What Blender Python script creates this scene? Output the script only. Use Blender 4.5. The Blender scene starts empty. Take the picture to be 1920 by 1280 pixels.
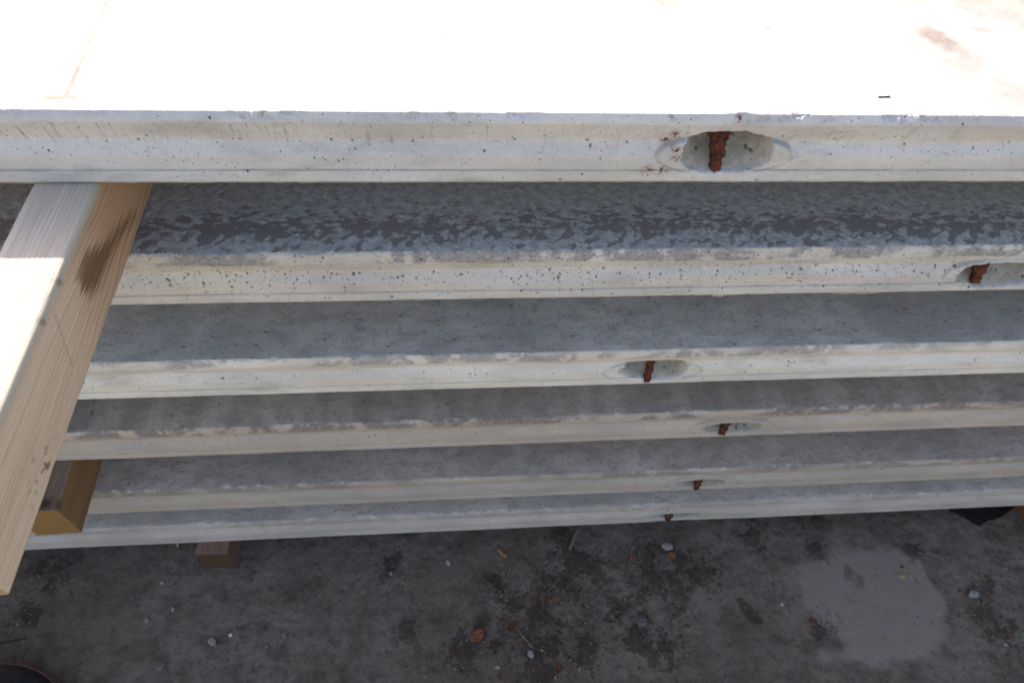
import bpy, bmesh, math, random
import numpy as np
from mathutils import Matrix, Vector

S = bpy.context.scene
COL = S.collection
R = math.radians

# ------------------------------------------------------------------ camera
cam_d = bpy.data.cameras.new('camera')
cam = bpy.data.objects.new('camera', cam_d)
COL.objects.link(cam)
rt = Vector((0.99644041, -0.065052, 0.05361658))
up = Vector((0.02003921, 0.80057285, 0.59890028))
fw = Vector((0.08188364, 0.59569401, -0.79902673))
m = Matrix.Identity(4)
for i in range(3):
    m[i][0] = rt[i]; m[i][1] = up[i]; m[i][2] = -fw[i]
m[0][3], m[1][3], m[2][3] = 0.0, -0.69156816, 0.49267367
cam.matrix_world = m
cam_d.sensor_width = 36
cam_d.lens = 0.68614422 * 36
cam_d.clip_start = 0.02
cam_d.clip_end = 2000
cam_d.dof.use_dof = True
cam_d.dof.focus_distance = 0.84
cam_d.dof.aperture_fstop = 8.0
S.camera = cam

# ------------------------------------------------------------------ sky, sun, exposure
SUN_AZ, SUN_EL = R(46), R(28.4)          # the sun stands behind the stack, to the left
w = bpy.data.worlds.new('World')
S.world = w
w.use_nodes = True
wn = w.node_tree
sky = wn.nodes.new('ShaderNodeTexSky')
sky.sky_type = 'NISHITA'
sky.sun_disc = False
sky.sun_elevation = SUN_EL
sky.sun_rotation = -SUN_AZ
sky.air_density = 1.0
sky.dust_density = 2.2
sky.ozone_density = 0.8
bg = wn.nodes['Background']
bg.inputs['Strength'].default_value = 0.15
tint = wn.nodes.new('ShaderNodeMix')                 # daylight balance of the photograph
tint.data_type = 'RGBA'; tint.blend_type = 'MULTIPLY'
tint.inputs['Factor'].default_value = 1
tint.inputs[7].default_value = (1.07, 0.957, 0.912, 1)
wn.links.new(sky.outputs[0], tint.inputs[6])
wn.links.new(tint.outputs[2], bg.inputs['Color'])

sd = bpy.data.lights.new('sun', 'SUN')
sd.energy = 4.2
sd.angle = R(0.5)
sd.color = (1.0, 0.93, 0.83)
sun = bpy.data.objects.new('sun', sd)
COL.objects.link(sun)
sdir = Vector((-math.sin(SUN_AZ) * math.cos(SUN_EL), math.cos(SUN_AZ) * math.cos(SUN_EL), math.sin(SUN_EL)))
sun.rotation_euler = sdir.to_track_quat('Z', 'Y').to_euler()
sun.location = sdir * 20

vs = S.view_settings
vs.view_transform = 'Standard'
vs.look = 'None'
vs.gamma = 1
vs.use_curve_mapping = False
vs.exposure = 1.48

# ------------------------------------------------------------------ numeric noise
def _h(ix, iy, seed):
    a = (ix.astype(np.int64) * 374761393 + iy.astype(np.int64) * 668265263 + seed * 974634777) & 0xffffffff
    a = ((a ^ (a >> 13)) * 1274126177) & 0xffffffff
    a = (a ^ (a >> 16)) & 0xffffffff
    return a / 4294967295.0

def vn(x, y, seed=0):
    x, y = np.broadcast_arrays(np.asarray(x, float), np.asarray(y, float))
    ix = np.floor(x); iy = np.floor(y)
    fx = x - ix; fy = y - iy
    fx = fx * fx * (3 - 2 * fx); fy = fy * fy * (3 - 2 * fy)
    a = _h(ix, iy, seed); b = _h(ix + 1, iy, seed); c = _h(ix, iy + 1, seed); d = _h(ix + 1, iy + 1, seed)
    return (a * (1 - fx) + b * fx) * (1 - fy) + (c * (1 - fx) + d * fx) * fy

def fbm(x, y, seed=0, o=4):
    t = 0; amp = 0.5; n = 0
    x, y = np.broadcast_arrays(np.asarray(x, float), np.asarray(y, float))
    for k in range(o):
        c, s = math.cos(0.5 + 0.9 * k), math.sin(0.5 + 0.9 * k)
        t = t + amp * vn((x * c - y * s) * 2.03 ** k, (x * s + y * c) * 2.03 ** k, seed + 17 * k)
        n += amp; amp *= 0.5
    return t / n

def sstep(a, b, x):
    t = np.clip((np.asarray(x, float) - a) / (b - a), 0, 1)
    return t * t * (3 - 2 * t)

# ------------------------------------------------------------------ object helpers
def tag(o, label=None, cat=None, group=None, kind=None):
    if label: o['label'] = label
    if cat: o['category'] = cat
    if group: o['group'] = group
    if kind: o['kind'] = kind
    return o

def empty(name, loc, rz=0):
    o = bpy.data.objects.new(name, None)
    COL.objects.link(o)
    o.empty_display_size = 0.05
    o.location = loc
    o.rotation_euler = (0, 0, rz)
    return o

def mesh_obj(name, verts, faces, mats, parent=None, slots=None, attrs=None, smooth=True, loc=None):
    me = bpy.data.meshes.new(name)
    me.from_pydata(verts, [], faces)
    for mm in mats: me.materials.append(mm)
    if slots is not None: me.polygons.foreach_set('material_index', np.asarray(slots, np.int32))
    if smooth: me.polygons.foreach_set('use_smooth', np.ones(len(me.polygons), bool))
    for k, v in (attrs or {}).items():
        a = me.attributes.new(k, 'FLOAT', 'POINT')
        a.data.foreach_set('value', np.asarray(v, np.float32).ravel())
    me.update()
    o = bpy.data.objects.new(name, me)
    COL.objects.link(o)
    if parent: o.parent = parent
    if loc is not None: o.location = loc
    return o

def grid_mesh(name, V, quads, mats, slots, attrs, parent=None, ngons=()):
    """V (n,3), quads (m,4) numpy; fast path."""
    me = bpy.data.meshes.new(name)
    nq = len(quads)
    extra = [list(n) for n in ngons]
    nl = nq * 4 + sum(len(e) for e in extra)
    me.vertices.add(len(V)); me.vertices.foreach_set('co', V.astype(np.float32).ravel())
    me.loops.add(nl)
    lv = np.concatenate([quads.ravel().astype(np.int32)] + [np.array(e, np.int32) for e in extra])
    me.loops.foreach_set('vertex_index', lv)
    me.polygons.add(nq + len(extra))
    st = np.concatenate([np.arange(nq) * 4, nq * 4 + np.cumsum([0] + [len(e) for e in extra])[:-1]]).astype(np.int32) if extra else (np.arange(nq) * 4).astype(np.int32)
    me.polygons.foreach_set('loop_start', st)
    for mm in mats: me.materials.append(mm)
    sl = np.zeros(nq + len(extra), np.int32); sl[:nq] = slots
    me.polygons.foreach_set('material_index', sl)
    sm = np.ones(nq + len(extra), bool); sm[nq:] = False
    me.polygons.foreach_set('use_smooth', sm)
    me.update(calc_edges=True)
    for k, v in attrs.items():
        a = me.attributes.new(k, 'FLOAT', 'POINT')
        a.data.foreach_set('value', np.asarray(v, np.float32).ravel())
    me.validate()
    o = bpy.data.objects.new(name, me)
    COL.objects.link(o)
    if parent: o.parent = parent
    return o

# ------------------------------------------------------------------ node helper
class NT:
    def __init__(s, name):
        s.m = bpy.data.materials.new(name)
        s.m.use_nodes = True
        s.t = s.m.node_tree
        s.b = s.t.nodes['Principled BSDF']
        s.co = s.n('ShaderNodeTexCoord').outputs['Object']
    def n(s, typ, **kw):
        q = s.t.nodes.new(typ)
        for k, v in kw.items(): setattr(q, k, v)
        return q
    def set(s, sock, v):
        if hasattr(v, 'is_linked') or hasattr(v, 'links'): s.t.links.new(v, sock)
        elif isinstance(v, (tuple, list)) and len(v) == 3 and sock.type == 'RGBA': sock.default_value = (*v, 1)
        else: sock.default_value = v
    def math(s, op, a, b=0.0, c=0.0, clamp=False):
        q = s.n('ShaderNodeMath', operation=op, use_clamp=clamp)
        s.set(q.inputs[0], a); s.set(q.inputs[1], b); s.set(q.inputs[2], c)
        return q.outputs[0]
    def vmul(s, v, k):
        q = s.n('ShaderNodeVectorMath', operation='MULTIPLY')
        s.set(q.inputs[0], v); q.inputs[1].default_value = k
        return q.outputs[0]
    def vadd(s, v, k):
        q = s.n('ShaderNodeVectorMath', operation='ADD')
        s.set(q.inputs[0], v); s.set(q.inputs[1], k)
        return q.outputs[0]
    def noise(s, scale, detail=3, rough=0.55, vec=None, dist=0.0, col=False):
        q = s.n('ShaderNodeTexNoise')
        s.set(q.inputs['Vector'], vec if vec is not None else s.co)
        q.inputs['Scale'].default_value = scale; q.inputs['Detail'].default_value = detail
        q.inputs['Roughness'].default_value = rough; q.inputs['Distortion'].default_value = dist
        return q.outputs['Color' if col else 'Fac']
    def voro(s, scale, vec=None, feature='F1', out='Distance', rnd=1.0):
        q = s.n('ShaderNodeTexVoronoi', feature=feature)
        s.set(q.inputs['Vector'], vec if vec is not None else s.co)
        q.inputs['Scale'].default_value = scale
        q.inputs['Randomness'].default_value = rnd
        return q.outputs[out]
    def mr(s, v, a, b, c=0.0, d=1.0, smooth=True):
        q = s.n('ShaderNodeMapRange', interpolation_type='SMOOTHSTEP' if smooth else 'LINEAR')
        s.set(q.inputs[0], v)
        for i, k in enumerate((a, b, c, d)): s.set(q.inputs[i + 1], k)
        return q.outputs[0]
    def mix(s, f, a, b, mode='MIX'):
        q = s.n('ShaderNodeMix', data_type='RGBA', blend_type=mode)
        s.set(q.inputs['Factor'], f); s.set(q.inputs[6], a); s.set(q.inputs[7], b)
        return q.outputs[2]
    def attr(s, name):
        return s.n('ShaderNodeAttribute', attribute_name=name).outputs['Fac']
    def xyz(s, v=None):
        q = s.n('ShaderNodeSeparateXYZ'); s.set(q.inputs[0], v if v is not None else s.co)
        return q.outputs
    def bump(s, h, strength=0.5, dist=0.001, normal=None):
        q = s.n('ShaderNodeBump')
        q.inputs['Strength'].default_value = strength; q.inputs['Distance'].default_value = dist
        s.set(q.inputs['Height'], h)
        if normal is not None: s.set(q.inputs['Normal'], normal)
        return q.outputs[0]
    def out(s, col, rough=0.85, normal=None, spec=0.3):
        s.set(s.b.inputs['Base Color'], col); s.set(s.b.inputs['Roughness'], rough)
        s.set(s.b.inputs['Specular IOR Level'], spec)
        if normal is not None: s.set(s.b.inputs['Normal'], normal)
        return s.m

# ------------------------------------------------------------------ materials
def mat_edge(name, base, seed, rough_col=(0.24, 0.235, 0.23), streak=0.0, blot=0.5, specks=0.5, warm=0.3):
    t = NT(name)
    v = t.vadd(t.co, (seed * 7.31, seed * 3.7, seed * 1.9))
    big = t.noise(5, 4, vec=t.vmul(v, (1, 1, 3)))
    mid = t.noise(38, 5, 0.65, vec=t.vmul(v, (0.5, 1, 1.4)))
    fine = t.noise(420, 3, 0.6, vec=v)
    c = t.mix(t.mr(big, 0.35, 0.68), tuple(k * 0.86 for k in base), tuple(min(k * 1.08, 0.8) for k in base))
    # pale lime bloom and grey scuffs
    c = t.mix(t.math('MULTIPLY', t.mr(mid, 0.56, 0.72), blot), c, tuple(k * 0.78 for k in base))
    c = t.mix(t.math('MULTIPLY', t.mr(mid, 0.44, 0.3), blot), c, (min(base[0] * 1.16, .8), min(base[1] * 1.16, .8), min(base[2] * 1.16, .8)))
    # yellowish cement film, a coating with its own blotches
    yel = t.noise(9, 3, vec=t.vmul(v, (0.6, 1, 6)))
    c = t.mix(t.math('MULTIPLY', t.mr(yel, 0.45, 0.65), warm), c, (base[0] * 1.02, base[1] * 0.97, base[2] * 0.76))
    c = t.mix(t.mr(fine, 0.3, 0.7, 0.0, 0.22), c, tuple(k * 0.66 for k in base))
    grt = t.noise(190, 5, 0.75, vec=v)
    c = t.mix(t.mr(grt, 0.52, 0.68, 0, 0.42), c, tuple(k * 0.60 for k in base))
    c = t.mix(t.mr(grt, 0.42, 0.30, 0, 0.35), c, tuple(min(k * 1.3, 0.8) for k in base))
    if streak:
        # thin slanted run marks, one by one
        sv = t.n('ShaderNodeMapping'); t.set(sv.inputs[0], v)
        sv.inputs['Rotation'].default_value = (0, R(14), 0); sv.inputs['Scale'].default_value = (210, 1, 16)
        st = t.noise(1.0, 3, 0.7, vec=sv.outputs[0])
        g = t.math('MULTIPLY', t.mr(st, 0.52, 0.78), t.attr('run'))
        g = t.math('MULTIPLY', g, t.mr(t.noise(11, 3, vec=t.vmul(v, (1, 1, 0.3))), 0.36, 0.6, 0.40, 1.0))
        c = t.mix(t.math('MULTIPLY', g, streak), c, (0.22, 0.21, 0.19))
    gm = t.noise(13, 6, 0.72, vec=t.vmul(v, (0.5, 1, 1.6)))
    c = t.mix(t.mr(gm, 0.50, 0.72, 0, 0.5), c, (0.26, 0.245, 0.215))
    # rough cast band below the arris
    rb = t.math('MULTIPLY', t.attr('rough'), t.mr(t.noise(22, 5, 0.7, vec=v), 0.42, 0.52))
    rn = t.noise(170, 4, 0.7, vec=v)
    c = t.mix(rb, c, t.mix(t.mr(rn, 0.3, 0.7), tuple(k * 0.66 for k in rough_col), tuple(k * 1.25 for k in rough_col)))
    # dirt in the joint line and along the lower arris
    dn = t.noise(55, 5, 0.7, vec=t.vmul(v, (0.35, 1, 1)))
    c = t.mix(t.math('MULTIPLY', t.attr('dirt'), t.mr(dn, 0.25, 0.62, 0.15, 1.0)), c, (0.17, 0.16, 0.105))
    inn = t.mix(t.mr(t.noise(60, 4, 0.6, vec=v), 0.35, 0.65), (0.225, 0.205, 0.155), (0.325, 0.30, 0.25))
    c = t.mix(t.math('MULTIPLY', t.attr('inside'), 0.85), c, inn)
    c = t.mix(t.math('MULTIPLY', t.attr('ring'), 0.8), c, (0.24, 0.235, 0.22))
    c = t.mix(t.math('MULTIPLY', t.attr('chipped'), 0.6), c, t.mix(t.mr(fine, 0.35, 0.65), (0.28, 0.275, 0.265), (0.55, 0.54, 0.52)))
    # pinholes too small to model, their inner shade painted as dark spots
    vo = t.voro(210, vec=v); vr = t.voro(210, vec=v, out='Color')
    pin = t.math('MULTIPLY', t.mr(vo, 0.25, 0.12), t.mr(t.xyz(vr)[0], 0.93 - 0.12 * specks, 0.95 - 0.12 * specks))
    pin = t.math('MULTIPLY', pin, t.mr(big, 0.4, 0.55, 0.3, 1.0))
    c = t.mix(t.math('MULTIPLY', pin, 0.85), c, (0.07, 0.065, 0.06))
    c = t.mix(t.math('MULTIPLY', t.attr('pore'), 0.9), c, (0.06, 0.056, 0.05))  # shade of the modelled pores also put into the colour
    ru = t.math('MULTIPLY', t.attr('rust'), t.mr(t.noise(150, 5, 0.7, vec=v), 0.44, 0.58))
    c = t.mix(ru, c, t.mix(t.mr(rn, 0.35, 0.6), (0.045, 0.025, 0.02), (0.22, 0.075, 0.03)))
    c = t.mix(t.math('MULTIPLY', t.attr('stain'), 0.75), c, (0.36, 0.17, 0.06))
    h = t.math('ADD', t.math('MULTIPLY', fine, 0.5), t.math('MULTIPLY', rn, t.math('MULTIPLY_ADD', rb, 2.2, 0.25)))
    h = t.math('SUBTRACT', h, pin)
    h = t.math('MULTIPLY_ADD', grt, 0.9, h)
    return t.out(c, 0.86, t.bump(h, 0.8, 0.0011), 0.25)

def mat_top(name, base, seed, film=None, pit=1.0, relief=1.0, soft=0.10, mark_col=(0.12, 0.12, 0.125), tint=None):
    t = NT(name)
    v = t.vadd(t.co, (seed * 5.13, seed * 2.9, 0))
    big = t.noise(4.5, 4, 0.6, vec=v)
    mid = t.noise(34, 5, 0.65, vec=t.vmul(v, (0.7, 1.1, 1)))
    fine = t.noise(300, 4, 0.65, vec=v)
    c = t.mix(t.mr(big, 0.34, 0.66), tuple(k * 0.8 for k in base), tuple(k * 1.15 for k in base))
    c = t.mix(t.mr(mid, 0.40, 0.66, 0, 0.65 * max(relief, 0.35)), c, tuple(k * 0.62 for k in base))
    spk = t.noise(95, 5, 0.75, vec=v)
    c = t.mix(t.mr(spk, 0.54, 0.66, 0, 0.55 * relief), c, tuple(k * 0.55 for k in base))
    c = t.mix(t.mr(fine, 0.4, 0.72, 0, 0.3), c, tuple(k * 1.4 for k in base))
    sf = t.noise(1.0, 3, 0.5, vec=t.vmul(v, (16, 3.5, 1)))
    c = t.mix(t.mr(sf, 0.40, 0.64, 0, soft), c, tuple(k * 0.55 for k in base))
    c = t.mix(t.mr(sf, 0.46, 0.34, 0, soft * 0.8), c, tuple(min(k * 1.35, 0.7) for k in base))
    rough = 0.8
    pits = t.voro(58, vec=t.vadd(v, t.n('ShaderNodeVectorMath').outputs[0]))
    dim = t.math('MULTIPLY', t.mr(pits, 0.30, 0.05), t.mr(mid, 0.42, 0.6))
    c = t.mix(t.math('MULTIPLY', dim, 0.45 * pit), c, tuple(k * 0.45 for k in base))
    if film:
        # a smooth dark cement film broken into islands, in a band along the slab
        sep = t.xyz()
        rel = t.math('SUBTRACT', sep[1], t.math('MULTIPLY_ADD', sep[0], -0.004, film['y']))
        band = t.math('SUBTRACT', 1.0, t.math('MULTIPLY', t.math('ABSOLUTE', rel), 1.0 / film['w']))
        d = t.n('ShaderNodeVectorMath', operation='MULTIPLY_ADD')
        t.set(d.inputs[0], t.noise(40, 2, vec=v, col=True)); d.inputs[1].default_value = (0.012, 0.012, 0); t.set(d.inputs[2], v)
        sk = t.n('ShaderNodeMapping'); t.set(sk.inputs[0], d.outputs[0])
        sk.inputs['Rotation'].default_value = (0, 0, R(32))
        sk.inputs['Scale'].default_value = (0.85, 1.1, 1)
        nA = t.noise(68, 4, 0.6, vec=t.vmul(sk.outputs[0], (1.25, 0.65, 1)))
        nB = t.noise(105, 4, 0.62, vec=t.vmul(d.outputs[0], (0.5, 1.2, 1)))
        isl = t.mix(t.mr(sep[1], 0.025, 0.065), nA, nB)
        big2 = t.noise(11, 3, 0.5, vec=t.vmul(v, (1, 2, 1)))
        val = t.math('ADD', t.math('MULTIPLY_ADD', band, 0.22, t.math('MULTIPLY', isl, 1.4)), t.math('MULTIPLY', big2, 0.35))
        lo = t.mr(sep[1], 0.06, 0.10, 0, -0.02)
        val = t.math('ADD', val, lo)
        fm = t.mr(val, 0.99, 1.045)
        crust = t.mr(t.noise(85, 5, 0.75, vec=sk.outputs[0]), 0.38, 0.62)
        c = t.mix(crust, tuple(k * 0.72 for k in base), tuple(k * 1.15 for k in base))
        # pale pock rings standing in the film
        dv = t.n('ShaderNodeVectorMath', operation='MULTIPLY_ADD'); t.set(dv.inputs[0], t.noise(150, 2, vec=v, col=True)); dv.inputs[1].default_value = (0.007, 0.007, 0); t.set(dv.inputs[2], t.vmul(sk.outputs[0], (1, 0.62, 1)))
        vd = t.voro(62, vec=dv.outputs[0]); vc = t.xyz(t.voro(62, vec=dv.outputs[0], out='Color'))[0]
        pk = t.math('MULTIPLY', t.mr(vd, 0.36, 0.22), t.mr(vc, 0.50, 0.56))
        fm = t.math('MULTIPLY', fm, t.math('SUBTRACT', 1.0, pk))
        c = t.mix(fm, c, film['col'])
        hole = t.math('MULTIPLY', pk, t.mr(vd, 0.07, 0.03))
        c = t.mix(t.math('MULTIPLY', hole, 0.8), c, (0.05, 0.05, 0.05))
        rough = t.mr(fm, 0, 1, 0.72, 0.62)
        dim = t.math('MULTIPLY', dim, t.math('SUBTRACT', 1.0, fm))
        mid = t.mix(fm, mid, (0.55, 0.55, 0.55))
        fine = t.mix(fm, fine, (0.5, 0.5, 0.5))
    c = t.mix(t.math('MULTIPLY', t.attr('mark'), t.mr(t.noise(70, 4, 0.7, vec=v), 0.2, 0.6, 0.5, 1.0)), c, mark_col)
    h = t.math('ADD', t.math('MULTIPLY', mid, 1.4), t.math('MULTIPLY', fine, 0.5))
    h = t.math('SUBTRACT', h, t.math('MULTIPLY', dim, pit))
    h = t.math('SUBTRACT', h, t.math('MULTIPLY', t.mr(spk, 0.54, 0.7), 0.5 if not film else 0.2))
    return t.out(c, rough, t.bump(h, 0.8 * relief, 0.003), 0.35)

def mat_rust():
    t = NT('rusty_steel')
    a = t.noise(90, 5, 0.7); b = t.noise(260, 4, 0.7)
    c = t.mix(t.mr(a, 0.35, 0.65), (0.024, 0.011, 0.008), (0.12, 0.037, 0.019))
    c = t.mix(t.mr(b, 0.6, 0.72, 0, 0.8), c, (0.30, 0.20, 0.12))
    return t.out(c, 0.9, t.bump(t.math('ADD', a, b), 1.0, 0.002), 0.2)

def mat_wood(name, early, late, cx, cz, spacing, weather=None, stain=False, end=None, mix_far=None):
    t = NT(name)
    sep = t.xyz()
    warp = t.noise(3.0, 3, 0.5, vec=t.vmul(t.co, (5, 0.7, 5)))
    dx = t.math('SUBTRACT', sep[0], cx); dz = t.math('SUBTRACT', sep[2], cz)
    rad = t.math('SQRT', t.math('ADD', t.math('MULTIPLY', dx, dx), t.math('MULTIPLY', dz, dz)))
    rad = t.math('MULTIPLY_ADD', warp, 0.035, rad)
    ph = t.math('FRACT', t.math('DIVIDE', rad, spacing))
    ring = t.math('MULTIPLY', t.mr(ph, 0.1, 0.85), t.mr(ph, 1.0, 0.9))
    tone = t.noise(30, 2, vec=t.n('ShaderNodeCombineXYZ').outputs[0])
    cr = t.n('ShaderNodeCombineXYZ'); t.set(cr.inputs[0], t.math('FLOOR', t.math('DIVIDE', rad, spacing)))
    tone = t.noise(0.73, 1, vec=cr.outputs[0])
    fib = t.noise(1.0, 4, 0.7, vec=t.vmul(t.co, (520, 9, 520)))
    c = t.mix(t.math('MULTIPLY', ring, t.mr(tone, 0.32, 0.68, 0.08, 1.0)), early, late)
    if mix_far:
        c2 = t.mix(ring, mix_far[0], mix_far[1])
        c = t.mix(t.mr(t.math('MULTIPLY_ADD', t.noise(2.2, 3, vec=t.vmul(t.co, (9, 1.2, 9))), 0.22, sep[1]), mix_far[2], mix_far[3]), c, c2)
    c = t.mix(t.mr(fib, 0.35, 0.7, 0, 0.24), c, tuple(k * 0.6 for k in late))
    c = t.mix(t.mr(t.noise(1.0, 4, 0.6, vec=t.vmul(t.co, (40, 5, 40))), 0.45, 0.7, 0, 0.3), c, tuple(k * 0.75 for k in late))
    if stain:
        sn = t.noise(1.0, 4, 0.7, vec=t.vmul(t.co, (300, 4, 300)))
        s = t.mr(t.math('MULTIPLY_ADD', sn, 2.4, t.attr('stain')), 1.72, 2.25)
        c = t.mix(t.math('MULTIPLY', s, 0.85), c, t.mix(t.mr(sn, 0.35, 0.65), (0.17, 0.08, 0.035), (0.095, 0.04, 0.016)))
        crk = t.attr('crack')
        c = t.mix(crk, c, (0.12, 0.08, 0.05))
    if weather:
        wv = t.attr('weather')
        gn = t.noise(1.0, 3, 0.6, vec=t.vmul(t.co, (260, 4, 260)))
        wc = t.mix(t.mr(gn, 0.35, 0.65), weather[0], weather[1])
        wc = t.mix(t.math('MULTIPLY', ring, 0.30), wc, weather[2])
        c = t.mix(wv, c, wc)
        c = t.mix(t.math('MULTIPLY', t.attr('wane'), 0.75), c, t.mix(t.mr(gn, 0.3, 0.7), (0.30, 0.265, 0.18), (0.40, 0.355, 0.26)))
    kn = t.attr('knot')
    c = t.mix(kn, c, (0.05, 0.025, 0.016))
    if end:
        ew = t.mix(ring, end[0], end[1])
        c = t.mix(t.attr('endgrain'), c, ew)
    h = t.math('ADD', t.math('MULTIPLY', ring, 0.6), fib)
    return t.out(c, 0.75, t.bump(h, 0.5, 0.0006), 0.25)

def mat_plain(name, col, var=0.35, scale=200, rough=0.85, bump=0.5):
    t = NT(name)
    a = t.noise(scale, 4, 0.65)
    c = t.mix(t.mr(a, 0.3, 0.7), tuple(k * (1 - var) for k in col), tuple(min(k * (1 + var), 0.9) for k in col))
    return t.out(c, rough, t.bump(a, bump, 0.0015), 0.3)

def mat_ground():
    t = NT('dirty_concrete_ground')
    v = t.co
    big = t.noise(2.3, 5, 0.6)
    mid = t.noise(14, 6, 0.68)
    fin = t.noise(110, 5, 0.7)
    gr = t.noise(480, 3, 0.6)
    base = t.mix(t.mr(big, 0.35, 0.65), (0.142, 0.105, 0.078), (0.200, 0.155, 0.120))
    base = t.mix(t.mr(mid, 0.40, 0.66, 0, 0.75), base, (0.090, 0.066, 0.049))
    scr = t.n('ShaderNodeMapping'); t.set(scr.inputs[0], v)
    scr.inputs['Rotation'].default_value = (0, 0, R(-8)); scr.inputs['Scale'].default_value = (60, 5, 1)
    sw = t.noise(1.0, 4, 0.6, vec=scr.outputs[0])
    base = t.mix(t.mr(sw, 0.5, 0.75, 0, 0.3), base, (0.165, 0.145, 0.128))
    base = t.mix(t.mr(fin, 0.52, 0.75, 0, 0.75), base, (0.050, 0.041, 0.034))
    md2 = t.noise(42, 6, 0.75)
    base = t.mix(t.mr(md2, 0.50, 0.68, 0, 0.6), base, (0.058, 0.047, 0.038))
    base = t.mix(t.mr(md2, 0.44, 0.30, 0, 0.5), base, (0.17, 0.148, 0.13))
    base = t.mix(t.mr(gr, 0.62, 0.72, 0, 0.6), base, (0.22, 0.20, 0.18))
    sp = t.mr(t.math('MULTIPLY_ADD', fin, 0.8, t.math('MULTIPLY_ADD', t.noise(27, 6, 0.75), 0.9, t.attr('spill'))), 1.22, 1.62)
    spc = t.mix(t.mr(mid, 0.3, 0.7), (0.222, 0.184, 0.150), (0.262, 0.220, 0.183))
    spc = t.mix(t.mr(fin, 0.55, 0.8, 0, 0.5), spc, (0.09, 0.08, 0.07))
    c = t.mix(t.math('MULTIPLY', sp, 0.8), base, spc)
    db = t.math('MULTIPLY', t.attr('debris'), 1.0)
    dm = t.mr(t.math('MULTIPLY_ADD', fin, 1.7, t.math('MULTIPLY_ADD', md2, 0.9, db)), 1.50, 2.0)
    dc = t.mix(t.mr(gr, 0.35, 0.65), (0.022, 0.016, 0.012), (0.060, 0.042, 0.030))
    c = t.mix(t.math('MULTIPLY', dm, 0.72), c, dc)
    bpm = t.mr(t.math('MULTIPLY_ADD', fin, 0.25, t.attr('black_patch')), 0.56, 0.66)
    c = t.mix(bpm, c, (0.018, 0.015, 0.012))  # near-black patch of ground beside the right-hand batten
    # unseen ground far from the stack made pale and sandy to bounce warm light
    ln = t.n('ShaderNodeVectorMath', operation='LENGTH'); t.set(ln.inputs[0], v)
    c = t.mix(t.mr(t.math('MULTIPLY_ADD', mid, 0.8, ln.outputs['Value']), 2.5, 3.1), c, t.mix(mid, (0.45, 0.345, 0.205), (0.60, 0.475, 0.30)))
    h = t.math('ADD', t.math('MULTIPLY', fin, 1.0), t.math('MULTIPLY', gr, 0.5))
    h = t.math('MULTIPLY', h, t.math('SUBTRACT', 1.0, t.math('MULTIPLY', sp, 0.55)))
    return t.out(c, t.mr(bpm, 0, 1, 0.9, 0.75), t.bump(h, 0.8, 0.0035), 0.2)

# ------------------------------------------------------------------ ground
ZG = -1.2799
def poly_dist(px, py, poly):
    """signed distance, positive inside"""
    poly = np.array(poly); n = len(poly)
    best = np.full(px.shape, 1e9); ins = np.zeros(px.shape, bool)
    for i in range(n):
        a = poly[i]; b = poly[(i + 1) % n]
        e = b - a
        wx = px - a[0]; wy = py - a[1]
        tt = np.clip((wx * e[0] + wy * e[1]) / (e @ e), 0, 1)
        best = np.minimum(best, np.hypot(wx - e[0] * tt, wy - e[1] * tt))
        c = (a[1] > py) != (b[1] > py)
        with np.errstate(divide='ignore', invalid='ignore'):
            ins ^= c & (px < (b[0] - a[0]) * (py - a[1]) / (b[1] - a[1] + 1e-12) + a[0])
    return np.where(ins, best, -best)

SPILL = [(0.872, -0.1163), (0.8422, -0.1427), (0.8645, -0.1845), (0.8567, -0.2303), (0.8985, -0.2709), (0.9237, -0.3159), (0.8631, -0.3347), (0.8675, -0.3613), (0.9439, -0.3535), (1.0129, -0.3834), (1.1321, -0.3575), (1.2176, -0.3063), (1.2528, -0.2302), (1.2477, -0.1619), (1.3046, -0.1506), (1.3087, -0.0934), (1.2264, -0.075), (1.0553, -0.0527), (0.9624, -0.0632)]
BLACK_PATCH = [(1.352, 0.06), (1.3579, 0.0133), (1.3938, -0.01), (1.4224, -0.0312), (1.468, -0.0178), (1.5242, 0.0), (1.56, 0.02), (1.56, 0.08)]
WET2 = [(0.690, -0.196), (0.700, -0.228), (0.718, -0.255), (0.738, -0.258), (0.748, -0.238), (0.735, -0.215), (0.712, -0.195)]
DARK = [(0.092, -0.1272, .030), (0.105, -0.155, .022), (0.1601, -0.2018, .055), (0.185, -0.225, .035), (0.2779, -0.0325, .06), (0.30, -0.07, .05), (0.46, -0.1245, .05), (0.4481, -0.2665, .06), (0.50, -0.30, .035), (0.943, -0.0768, .03), (0.9006, -0.2647, .03), (-0.1179, -0.2312, .032), (-0.1613, -0.0681, .035), (0.008, -0.2917, .04), (0.1822, -0.3244, .06), (0.2809, -0.2943, .05), (0.245, -0.14, .06), (0.30, -0.18, .05), (0.53, -0.16, .06), (0.56, -0.075, .05), (0.49, -0.06, .04), (0.62, -0.12, .05), (0.38, -0.22, .04), (0.36, -0.10, .04), (1.34, -0.30, .06), (1.33, -0.215, .03), (1.38, -0.2, .04), (-1.02, -0.15, .03), (-1.0, -0.05, .05), (0.06, -0.26, .05), (0.22, -0.27, .05), (0.95, 0.0, .05), (0.8, -0.02, .06), (1.2, -0.10, .03)]

def ground_h(x, y):
    h = 0.006 * (fbm(x * 3, y * 3, 5, 3) - 0.5) + 0.005 * (fbm(x * 22, y * 22, 9, 4) - 0.5) + 0.0036 * (fbm(x * 95, y * 95, 12, 2) - 0.5)
    return h * sstep(8, 2, np.hypot(x, y))

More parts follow.
